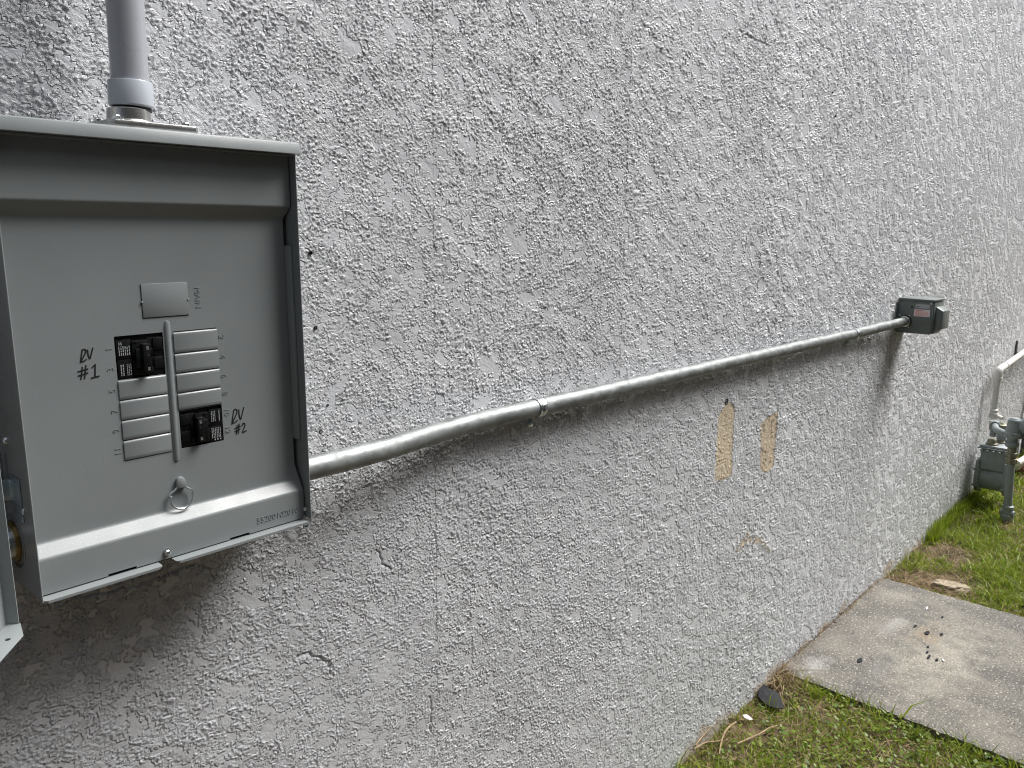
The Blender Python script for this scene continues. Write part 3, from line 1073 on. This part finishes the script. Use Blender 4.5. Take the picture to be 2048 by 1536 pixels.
def strap(x, y, z, label, big=True):
    s = thing('pipe_strap', label, 'pipe strap', (x, y, z), group='one-hole straps holding the steel conduit')
    b = MB()
    n = 20
    ro, ri, w = ER + .0022, ER + .0002, .010
    outer = [(math.cos(math.radians(a)), math.sin(math.radians(a))) for a in np.linspace(-100, 170, n)]
    # band around the front of the tube (x = axis): profile in y-z
    poly = [(-c * ro, s_ * ro) for c, s_ in outer] + [(-c * ri, s_ * ri) for c, s_ in outer[::-1]]
    tmp = bmesh.new()
    A = [tmp.verts.new((-w, p, q)) for p, q in poly]
    B = [tmp.verts.new((w, p, q)) for p, q in poly]
    N = len(poly)
    for k in range(N):
        tmp.faces.new((A[k], B[k], B[(k + 1) % N], A[(k + 1) % N]))
    for k in range(n - 1):
        for S_ in (A, B):
            f = (S_[k], S_[k + 1], S_[N - 2 - k], S_[N - 1 - k])
            tmp.faces.new(f)
    b._join(tmp)
    b.tube([(0, -ro - .0002, .010), (0, -ro * .99, -.004), (0, -ro * .76, -.0128)], [.0016, .0032, .0016], 10)    # pressed rib
    yb = -y - .0045
    b.prism([(-.0105, -.020), (.0105, -.020), (.0115, -.036), (.008, -.045), (-.008, -.045), (-.0115, -.036)], 'y', yb - .0026, yb, .0006)
    b.prism([(yb - .0024, -.022), (yb, -.024), (yb, -.014), (.004, -ro + .0004), (-.004, -ro + .0006)], 'x', -.010, .010, .0004)
    b.build('band', M['zinc'], s)
    hex_bolt('hex_bolt', (0, yb - .0026, -.034), (0, -1, 0), .0054, s, M['bluezinc'])
    return s
strap(1.246, -.0255, 1.2215, 'zinc one-hole strap holding the conduit near the breaker panel')
strap(3.085, -.0255, 1.2222, 'zinc one-hole strap holding the conduit close to the small green box')

# ------------------------------------------------------------------ disconnect box
dbox = thing('disconnect_box', 'small dark green metal box with stickers at the far end of the conduit', 'electrical box', (3.65, 0, 1.181))
b = MB()
b.box(0, .146, -.143, -.004, 0, .138, .004, 3)
body = b.build('body', M['greenbox'], dbox)
b = MB()
b.prism([(-.149, .138), (-.150, .1465), (-.006, .1490), (-.004, .138)], 'x', -.003, .151, .0015)
b.build('hood', M['greenbox'], dbox)
b = MB()
b.box(.012, .142, -.147, -.1425, .006, .133, .0015, 2)
b.build('front_cover', M['greenbox'], dbox)
b = MB()
# slanted-top handle cover on the front
fr = [(-.1468, .012), (-.178, .024), (-.178, .100), (-.1468, .118)]
b.prism(fr, 'x', .030, .128, .004)
b.build('handle_cover', M['greenbox'], dbox)
b = MB()
b.box(-.0007, .0005, -.131, -.076, .1085, .1260)
st = b.build('rating_sticker', M['sticker'], dbox)
b = MB()
for k in range(5):
    yy = -.128 + k * .010
    b.box(-.0010, -.0006, yy, yy + random.uniform(.003, .007), .112 + random.random() * .007, .1135 + random.random() * .007)
b.build('print_block', M['dark'], st)
b = MB()
b.box(-.0009, .0005, -.134, -.072, .0740, .1040)
st = b.build('warning_sticker', M['pink'], dbox)
b = MB()
for k in range(6):
    z = .0985 - k * .0040
    b.box(-.0013, -.0008, -.130 + (.022 if k == 0 else random.random() * .004), -.077, z - .0006, z + (.0006 if k else .0016))
b.build('print_block', M['red'], st)
b = MB()
b.lathe([(0, .0045), (.0006, .0045), (.0007, .003)], (-.0001, -.062, .112), (-1, 0, 0), 14)
b.build('hole', M['dark'], body)
for y, z in ((-.017, .074), (-.056, .074), (-.056, .026), (-.017, .026)):
    b = MB()
    b.lathe([(0, .0036), (.0015, .0034), (.003, .0018)], (-.0001, y, z), (-1, 0, 0), 12)
    b.build('screw', M['zinc'], body)
b = MB()
b.lathe([(0, .0045), (.002, .0042), (.004, .002)], (-.0001, -.136, .131), (-1, 0, 0), 12)
b.build('screw', M['zinc'], body)

# ------------------------------------------------------------------ gas meter
meter = thing('gas_meter', 'grey gas meter standing against the wall at the far end, behind its supply pipe', 'gas meter', (5.36, 0, 0))
def ym(y):
    return y
b = MB()
# drum: axis along y
b.lathe([(.050, .082), (.185, .082)], (.10, 0, .150), (0, -1, 0), 40)
b.box(0.018, .182, -.188, -.048, .205, .335, .010, 3)
b.build('drum', M['gas'], meter)
for y0, y1, nm in ((.028, .056, 1), (.178, .204, 2)):
    b = MB()
    s = 1 if nm == 1 else -1
    pr = [(y0, .086), (y0 + .003, .098), (y1 - .003, .100), (y1, .090)]
    b.lathe(pr, (.10, 0, .150), (0, -1, 0), 40)
    b.box(.004, .196, -y1 + .002, -y0 - .002, .160, .262, .010, 2)
    for k in range(6):
        a = math.radians(k * 60 + 30)
        b.lathe([(y0 - .004, .008), (y1 + .004, .008)], (.10 + .098 * math.cos(a), 0, .150 + .098 * math.sin(a)), (0, -1, 0), 10)
    b.build('end_cover', M['gas'], meter)
b = MB()
b.box(.004, .196, -.196, -.032, .335, .343, .002, 1)
b.build('lid_flange', M['gas'], meter)
b = MB()
b.prism([(.012, -.190), (.188, -.190), (.188, -.040), (.012, -.040)], 'z', .3432, .358, .005)
b.build('lid', M['gaslight'], meter)
for k in range(5):
    b = MB()
    b.lathe([(0, .007), (.016, .006), (.018, .003)], (.004, -.055 - k * .032, .326), (-.9, 0, .1), 10)
    b.build('lid_bolt', M['gas'], meter)
for x, y in ((.055, -.096), (.150, -.125)):
    b = MB()
    b.lathe([(.355, .034), (.368, .034), (.371, .028), (.392, .026)], (x, y, 0), (0, 0, 1), 8)
    b.build('port_nut', M['rusty'], meter)
b = MB()
b.box(.198, .2005, -.150, -.075, .230, .300)
b.build('index_plate', M['whitebit'], meter)

supply = thing('gas_supply_pipe', 'thick grey gas pipe with shut-off valve coming out of the grass before the meter', 'pipe', (5.21, -.245, -.10))
b = MB()
b.tube([(0, -.012, 0), (0, -.010, .075)], .026, 18)
b.build('pipe_foot', M['rusty'], supply)
b = MB()
b.lathe([(.072, .028), (.078, .034), (.105, .034), (.110, .028), (.140, .026), (.145, .030), (.160, .030), (.164, .024)], (0, -.010, 0), (0, 0, 1), 10)
b.lathe([(-.036, .014), (-.030, .018), (.030, .018), (.038, .012)], (0, -.010, .120), (.2, 1, 0), 12)
b.build('shutoff_valve', M['gas'], supply)
b = MB()
b.tube([(0, -.008, .150), (0, .006, .420)], .0225, 20)
b.build('riser', M['gas'], supply)
b = MB()
b.lathe([(0, .026), (.004, .031), (.028, .031), (.032, .025), (.040, .025), (.044, .031), (.062, .031), (.066, .024), (.100, .023)], (0, .006, .412), (0, .04, 1), 8)
b.build('union', M['rusty'], supply)
reg = thing('gas_regulator', 'round grey gas regulator on top of the supply pipe at the right edge', 'regulator', (5.21, -.232, .41))
b = MB()
b.lathe([(0, .030), (.010, .036), (.030, .036), (.034, .028), (.052, .028), (.056, .046), (.085, .048), (.090, .040), (.135, .036), (.158, .033), (.170, .022)], (0, 0, 0), (0, 0, 1), 24)
b.build('valve_body', M['gas'], reg)
b = MB()
b.lathe([(.020, .030), (.050, .052), (.058, .080), (.062, .086), (.070, .086), (.074, .078), (.095, .058), (.110, .030), (.135, .028), (.140, .020)], (0, .0, .125), (.25, -1, .05), 32)
b.build('diaphragm_case', M['gas'], reg)
b = MB()
b.tube(bend([(0, .036, .070), (.06, .100, .074), (.205, .136, .085), (.205, .136, .0)], .035), .0190, 16)
b.lathe([(-.026, .027), (.026, .027)], (.205, .136, .068), (0, 0, 1), 14)
b.lathe([(-.020, .026), (.020, .026)], (.150, .124, .082), (1, .22, 0), 14)
b.build('meter_link', M['gas'], reg)
outlet = thing('gas_outlet', 'short capped grey pipe rising from the rear port of the gas meter', 'pipe fitting', (5.51, -.125, .37))
b = MB()
b.tube([(0, 0, .010), (0, 0, .085)], .026, 18)
b.build('nipple', M['gas'], outlet)
b = MB()
b.lathe([(.080, .024), (.090, .031), (.100, .031), (.104, .020), (.112, .012)], (0, 0, 0), (0, 0, 1), 12)
b.build('cap', M['rusty'], outlet)

house = thing('white_gas_pipe', 'white painted gas pipe with elbow running along the wall above the meter', 'pipe', (5.56, -.058, 0))
b = MB()
b.tube([(0, 0, .535), (0, 0, .742)], .0165, 18)
b.tube([(.040, 0, .796), (1.9, -.012, .905)], .0190, 18)
b.build('pipe', M['white'], house)
b = MB()
b.tube(bend([(0, 0, .738), (0, 0, .795), (.15, 0, .803)], .05), .0215, 18)
b.lathe([(-.006, .024), (.006, .024)], (0, 0, .742), (0, 0, 1), 18)
b.lathe([(-.006, .024), (.006, .024)], (.15, 0, .803), (1, 0, .05), 18)
b.build('elbow', M['white'], house)
b = MB()
b.lathe([(.490, .020), (.500, .027), (.522, .027), (.530, .022), (.545, .024), (.552, .018)], (0, 0, 0), (0, 0, 1), 12)
b.tube([(0, -.02, .51), (-.01, -.05, .50)], .012, 10)
b.build('cock', M['white'], house)

dpole = thing('dark_pipe', 'dark vertical pipe on the wall at the far right edge', 'pipe', (6.92, -.03, -.06))
b = MB()
b.tube([(0, 0, 0), (0, 0, .80)], .020, 16)
b.build('pole', M['greypole'], dpole)
dbr = thing('pipe_bracket', 'dark bracket holding the white gas pipe to the wall', 'bracket', (6.30, 0, .845))
b = MB()
b.box(-.016, .016, -.012, .004, -.075, .060, .003, 1)
b.build('back_plate', M['greypole'], dbr)
b = MB()
b.prism([(-.010, -.035), (-.085, -.030), (-.088, -.022), (-.010, -.020)], 'x', -.012, .012, .002)
b.build('arm', M['greypole'], dbr)

# odds and ends behind the meter
t = thing('clay_paver', 'terracotta paver leaning in the grass behind the gas meter', 'paver', (6.46, -.12, -.07), (0, -.12, .12))
b = MB()
b.box(-.05, .16, -.12, .10, 0, .075, .010, 2)
b.build('paver', M['clay'], t)
t = thing('white_drain_end', 'white plastic drain pipe end lying behind the gas meter', 'drain pipe', (6.35, -.12, .04))
b = MB()
b.tube([(-.05, .02, .015), (.25, -.06, .075)], .022, 14)
b.tube([(.0, .03, -.03), (.22, -.02, .02)], .020, 12)
b.build('pipe', M['white'], t)

# ------------------------------------------------------------------ small things on slab and in the grass
def flat_piece(name, poly, z, th, m, label, cat, group=None, curl=0.0):
    cx = sum(p[0] for p in poly) / len(poly)
    cy = sum(p[1] for p in poly) / len(poly)
    b = MB()
    b.prism([(p[0] - cx, p[1] - cy) for p in poly], 'z', 0, th, th * .25)
    if curl:
        for v in b.bm.verts:
            v.co.z += curl * (v.co.x ** 2 + .5 * v.co.y ** 2) / .004
    o = b.build(name, m)
    o.location = (cx, cy, z)
    return tag(o, label, cat, group)
flat_piece('felt_scrap', [(2.552, -.006), (2.546, -.028), (2.535, -.030), (2.543, -.048), (2.533, -.072), (2.500, -.098), (2.462, -.122), (2.440, -.112), (2.434, -.080), (2.446, -.050), (2.470, -.024), (2.515, -.006)],
           -.008, .004, M['felt'], 'torn black felt scrap lying in the grass beside the slab corner', 'scrap', curl=.004)
chips = [(3.393, -.274, .016, .006, 'thin black crumb nearest the wall on the slab'),
         (3.363, -.329, .019, .011, 'largest black crumb in the middle of the slab stain'),
         (3.392, -.372, .017, .007, 'flat black crumb to the right of the biggest one'),
         (3.559, -.336, .011, .005, 'lone black crumb nearest the far edge of the slab'),
         (3.246, -.363, .009, .005, 'small black crumb heading the curved row on the slab'),
         (3.200, -.373, .010, .005, 'second crumb of the curved row on the slab'),
         (3.168, -.388, .022, .006, 'long curved black crumb in the row on the slab'),
         (3.160, -.416, .012, .006, 'last black crumb at the near end of the slab row'),
         (2.955, -.205, .030, .010, 'flat dark flake near the wall on the slab'),
         ]
for x, y, a, c, lab in chips:
    n = 7
    poly = []
    for k in range(n):
        t_ = 2 * math.pi * k / n
        q = random.uniform(.45, 1.1)
        poly.append((x + a * q * math.cos(t_), y + c * q * math.sin(t_)))
    flat_piece('black_crumb', poly, .0010, .0035, M['felt'], lab, 'crumb', 'black crumbs scattered on the concrete slab')
for x, y, a, lab in ((3.60, -.261, .022, 'small white flake near the far edge of the slab'), (3.175, -.435, .012, 'tiny white flake beside the black crumbs')):
    poly = [(x - a, y - .003), (x - a * .2, y - .006), (x + a, y), (x + a * .3, y + .006)]
    flat_piece('white_flake', poly, .0012, .003, M['whitebit'], lab, 'flake', 'white flakes on the slab')
flat_piece('white_petal', [(2.327, -.036), (2.340, -.046), (2.334, -.062), (2.327, -.074), (2.316, -.068), (2.315, -.050)], -.004, .002, M['whitebit'],
           'small white petal lying in the grass by the wall', 'petal', curl=.002)

def twig(pts, r, label):
    b = MB()
    o = Vector(pts[0])
    path = bend([Vector(p) - o for p in pts], .03, 4)
    rs = [r * (1 - .4 * k / len(path)) for k in range(len(path))]
    b.tube(path, rs, 8)
    t = b.build('dry_stem', M['twig'])
    t.location = o
    tag(t, label, 'stem', 'dry stems lying in the grass')
twig([(2.262, -.045, .006), (2.20, -.042, .010), (2.144, -.055, .004), (2.087, -.078, -.004)], .0035, 'curved dry stem running towards the bottom edge of the grass')
twig([(2.172, -.095, -.004), (2.265, -.132, .004), (2.307, -.139, .008), (2.340, -.153, .004)], .0032, 'straight thick dry stem below the white petal')
twig([(2.045, -.014, .004), (2.096, -.026, .008), (2.122, -.047, .006), (2.150, -.052, 0)], .0026, 'kinked thin dry stem close to the wall foot')
twig([(2.056, -.012, .010), (2.103, -.010, .018), (2.160, -.012, .026)], .0022, 'thin dry stem leaning along the wall foot')

# tan stone at the far edge of the slab
def rock(name, loc, size, label, cat, m, seed):
    bm = bmesh.new()
    bmesh.ops.create_icosphere(bm, subdivisions=4, radius=1)
    co = np.array([v.co[:] for v in bm.verts], dtype=np.float32)
    d = 1 + .28 * fbm(co[:, 0] * 1.3 + 3, co[:, 1] * 1.3 + co[:, 2] * 1.7, 4, seed)
    for v, k in zip(bm.verts, d):
        c = v.co * float(k)
        c.z = max(c.z, -.3)
        c.z = min(c.z, .62 + .1 * float(k - 1))
        v.co = Vector((c.x * size[0], c.y * size[1], c.z * size[2]))
    me = bpy.data.meshes.new(name)
    bm.to_mesh(me)
    bm.free()
    o = link(name, me, m)
    o.location = loc
    return tag(o, label, cat)
o = rock('tan_stone', (3.955, -.275, -.030), (.046, .080, .050), 'rough tan stone at the far edge of the concrete slab', 'stone', M['stone'], 5)
o.rotation_euler = (0, 0, .35)

# ------------------------------------------------------------------ grass, weeds, straw
def island_mat(name, ramp, rough=.5, trans=.25):
    m = bpy.data.materials.new(name)
    m.use_nodes = True
    nt = m.node_tree
    b = nt.nodes['Principled BSDF']
    g = nt.nodes.new('ShaderNodeNewGeometry')
    r = nt.nodes.new('ShaderNodeValToRGB')
    while len(r.color_ramp.elements) < len(ramp):
        r.color_ramp.elements.new(.5)
    for e, (p, c) in zip(r.color_ramp.elements, ramp):
        e.position, e.color = p, (*c, 1)
    nt.links.new(g.outputs['Random Per Island'], r.inputs[0])
    nt.links.new(r.outputs[0], b.inputs['Base Color'])
    b.inputs['Roughness'].default_value = rough
    b.inputs['Specular IOR Level'].default_value = .35
    tr = nt.nodes.new('ShaderNodeBsdfTranslucent')
    nt.links.new(r.outputs[0], tr.inputs['Color'])
    mx = nt.nodes.new('ShaderNodeMixShader')
    mx.inputs[0].default_value = trans
    nt.links.new(b.outputs[0], mx.inputs[1])
    nt.links.new(tr.outputs[0], mx.inputs[2])
    nt.links.new(mx.outputs[0], nt.nodes['Material Output'].inputs['Surface'])
    return m
M['grass'] = island_mat('green_grass', [(0, (.10, .16, .014)), (.35, (.18, .26, .018)), (.7, (.25, .33, .026)), (.9, (.33, .37, .05)), (1, (.34, .29, .11))], .42, .40)
M['weed'] = island_mat('weed_leaves', [(0, (.07, .13, .018)), (.5, (.14, .215, .026)), (1, (.22, .28, .04))], .4, .35)
M['straw'] = island_mat('dry_straw', [(0, (.12, .075, .035)), (.5, (.22, .155, .08)), (1, (.34, .26, .15))], .7, .2)

def blades(P, H, Wd, lean, seed):
    """P: n x 3 roots, H heights, Wd widths -> tapered bent blades (5 verts, 1 quad + 2 tris as quads)"""
    r = np.random.default_rng(seed)
    n = len(P)
    a = r.random(n) * 2 * np.pi
    t = r.random(n) * 2 * np.pi
    L = lean * (.3 + r.random(n))
    dx, dy = np.cos(a), np.sin(a)
    wx, wy = np.cos(t) * Wd / 2, np.sin(t) * Wd / 2
    V = np.zeros((n, 6, 3), dtype=np.float32)
    def lvl(f, bendf, wf, k0, k1):
        cx = P[:, 0] + dx * H * L * bendf
        cy = P[:, 1] + dy * H * L * bendf
        cz = P[:, 2] + H * f * np.sqrt(np.clip(1 - (L * bendf * .55) ** 2, .15, 1))
        V[:, k0] = np.stack([cx - wx * wf, cy - wy * wf, cz], -1)
        V[:, k1] = np.stack([cx + wx * wf, cy + wy * wf, cz], -1)
    lvl(0, 0, .8, 0, 1)
    lvl(.55, .35, 1, 2, 3)
    lvl(1, 1, .12, 4, 5)
    i = np.arange(n)[:, None] * 6
    q = np.concatenate([i + np.array([[0, 1, 3, 2]]), i + np.array([[2, 3, 5, 4]])])
    np.minimum(V[:, :, 1], -.004 + 0 * V[:, :, 1], out=V[:, :, 1])
    return V.reshape(-1, 3), q

def scatter(n, x0, x1, y0, y1, keep, seed):
    r = np.random.default_rng(seed)
    x = (x0 + (x1 - x0) * r.random(n)).astype(np.float32)
    y = (y0 + (y1 - y0) * r.random(n)).astype(np.float32)
    k = keep(x, y, r.random(n))
    x, y = x[k], y[k]
    return np.stack([x, y, gz(x, y) - .003], -1)

def lush(x, y):
    v = .62 + .55 * fbm(x / .28, y / .28, 3, 100) + .3 * gn(x / .06, y / .06, 104)
    # bare earth near the wall between slab and meter, and by the stone
    v = v - .75 * np.exp(-((x - 4.42) / .28) ** 2 - ((y + .15) / .11) ** 2)
    v = v - .65 * np.exp(-((x - 3.92) / .12) ** 2 - ((y + .22) / .20) ** 2)
    v = v - .35 * np.exp(-((x - 2.28) / .12) ** 2 - ((y + .11) / .06) ** 2)
    v = v - .5 * np.exp(-((x - 2.62) / .12) ** 2 - ((y + .03) / .05) ** 2)
    v = v - .6 * np.exp(-((x - 5.1) / .12) ** 2 - ((y + .13) / .06) ** 2)
    return v
def off_slab(x, y):
    return (x < SX0 - .004) | (x > SX1 + .004)
def keep_green(x, y, r):
    return (r < np.clip(lush(x, y), .03, 1)) & off_slab(x, y)
VV, QQ, off = [], [], 0
r = np.random.default_rng(50)
for (n, x0, x1, y0, y1, hh, ww, lean, sd) in ((17000, 1.70, 2.70, -.85, -.006, .042, .0032, 1.0, 1), (3000, 1.0, 2.70, -1.9, -.85, .04, .006, 1.0, 2),
                                              (20000, 3.81, 5.0, -.75, -.006, .049, .0044, 1.1, 3), (16000, 5.0, 7.0, -.75, -.006, .058, .0056, 1.0, 4),
                                              (7000, 3.81, 8.5, -2.4, -.75, .05, .009, .9, 5)):
    P = scatter(n, x0, x1, y0, y1, keep_green, sd)
    H = hh * (.45 + .9 * r.random(len(P))) * (.75 + .9 * np.clip(gn(P[:, 0] / .045, P[:, 1] / .045, 140), -.3, .7)) * (.7 + .5 * np.clip(lush(P[:, 0], P[:, 1]), 0, 1))
    v, q = blades(P, H, ww * (.6 + .7 * r.random(len(P))), lean, sd)
    VV.append(v)
    QQ.append(q + off)
    off += len(v)
# taller tufts by the slab edge and against the wall
P = np.array([(2.690, -.105), (2.688, -.110), (2.692, -.116), (2.690, -.222), (2.692, -.228), (2.688, -.372), (2.690, -.425), (2.685, -.43), (2.69, -.16)], dtype=np.float32)
P = np.column_stack([P, gz(P[:, 0], P[:, 1])])
v, q = blades(P, np.array([.085, .07, .06, .075, .05, .085, .14, .06, .05]), np.full(9, .006), .55, 33)
VV.append(v)
QQ.append(q + off)
off += len(v)
P = scatter(420, 2.625, SX0 - .002, -.85, -.03, lambda x, y, rr: rr < .35 + .9 * gn(x * 0 + 2.2, y / .06, 130), 40)
v, q = blades(P, .035 + .045 * r.random(len(P)), .003 + .002 * r.random(len(P)), .8, 41)
VV.append(v)
QQ.append(q + off)
off += len(v)
P = scatter(2600, 4.5, 6.6, -.05, -.004, lambda x, y, rr: rr < .9, 8)
v, q = blades(P, .05 + .06 * r.random(len(P)), np.full(len(P), .005), .5, 9)
VV.append(v)
QQ.append(q + off)
off += len(v)
me = grid_mesh('grass', np.concatenate(VV), np.concatenate(QQ))
set_smooth(me)
link('grass', me, M['grass'], kind='stuff', label='short patchy green lawn grass beside the wall')

# straw: dead blades lying flat, a tuft at the slab corner and a line in the joint
VV, QQ, off = [], [], 0
for n, x0, x1, y0, y1, hh, fn, sd in ((4600, 1.7, 2.70, -.85, -.006, .035, lambda x, y, rr: off_slab(x, y), 11),
                                      (7500, 3.81, 6.2, -.75, -.006, .040, lambda x, y, rr: off_slab(x, y) & (rr < np.clip(1.1 - lush(x, y), .12, 1)), 12),
                                      (700, 2.56, 2.76, -.055, -.004, .040, lambda x, y, rr: rr < np.exp(-((x - 2.67) / .06) ** 2), 13),
                                      (420, 2.70, 3.81, -.016, -.004, .012, lambda x, y, rr: rr < .9, 14),
                                      (700, 3.82, 4.02, -.38, -.05, .035, lambda x, y, rr: rr < .9, 15)):
    P = scatter(n, x0, x1, y0, y1, fn, sd)
    if sd == 14:
        P[:, 2] = -.002
    if sd == 13:
        P[:, 2] += .02 * np.random.default_rng(1).random(len(P))
    rr = np.random.default_rng(sd)
    v, q = blades(P, hh * (.4 + rr.random(len(P))), .0016 + .0022 * rr.random(len(P)), 2.6, sd + 100)
    VV.append(v)
    QQ.append(q + off)
    off += len(v)
me = grid_mesh('dry_straw', np.concatenate(VV), np.concatenate(QQ))
link('dry_straw', me, M['straw'], kind='stuff', label='dead brown straw among the grass and at the slab corner')

# small broad-leaved weeds near the slab
P = scatter(3300, 1.8, 2.70, -.85, -.03, lambda x, y, rr: (rr < np.clip(.15 + 1.2 * gn(x / .10, y / .10, 120) + .9 * sstep(-.1, -.35, y), 0, 1)), 21)
rr = np.random.default_rng(22)
n = len(P)
a = rr.random(n) * 2 * np.pi
L = .006 + .007 * rr.random(n)
Wl = L * (.35 + .25 * rr.random(n))
hz = P[:, 2] + .008 + .022 * rr.random(n)
tilt = (rr.random(n) - .35) * 1.2
dx, dy = np.cos(a), np.sin(a)
V = np.zeros((n, 6, 3), dtype=np.float32)
for k, (f, w) in enumerate(((0, 0), (.45, 1), (1, .55), (1.35, 0), (1, -.55), (.45, -1))):
    V[:, k, 0] = P[:, 0] + dx * L * f * 1.2 - dy * Wl * w
    V[:, k, 1] = np.minimum(P[:, 1] + dy * L * f * 1.2 + dx * Wl * w, -.004)
    V[:, k, 2] = hz + L * f * tilt + (.25 * abs(w) * Wl)
me = grid_mesh('weed_leaves', V.reshape(-1, 3), np.arange(n * 6).reshape(n, 6))
set_smooth(me)
link('weed_leaves', me, M['weed'], kind='stuff', label='small round green weed leaves growing in the near grass')
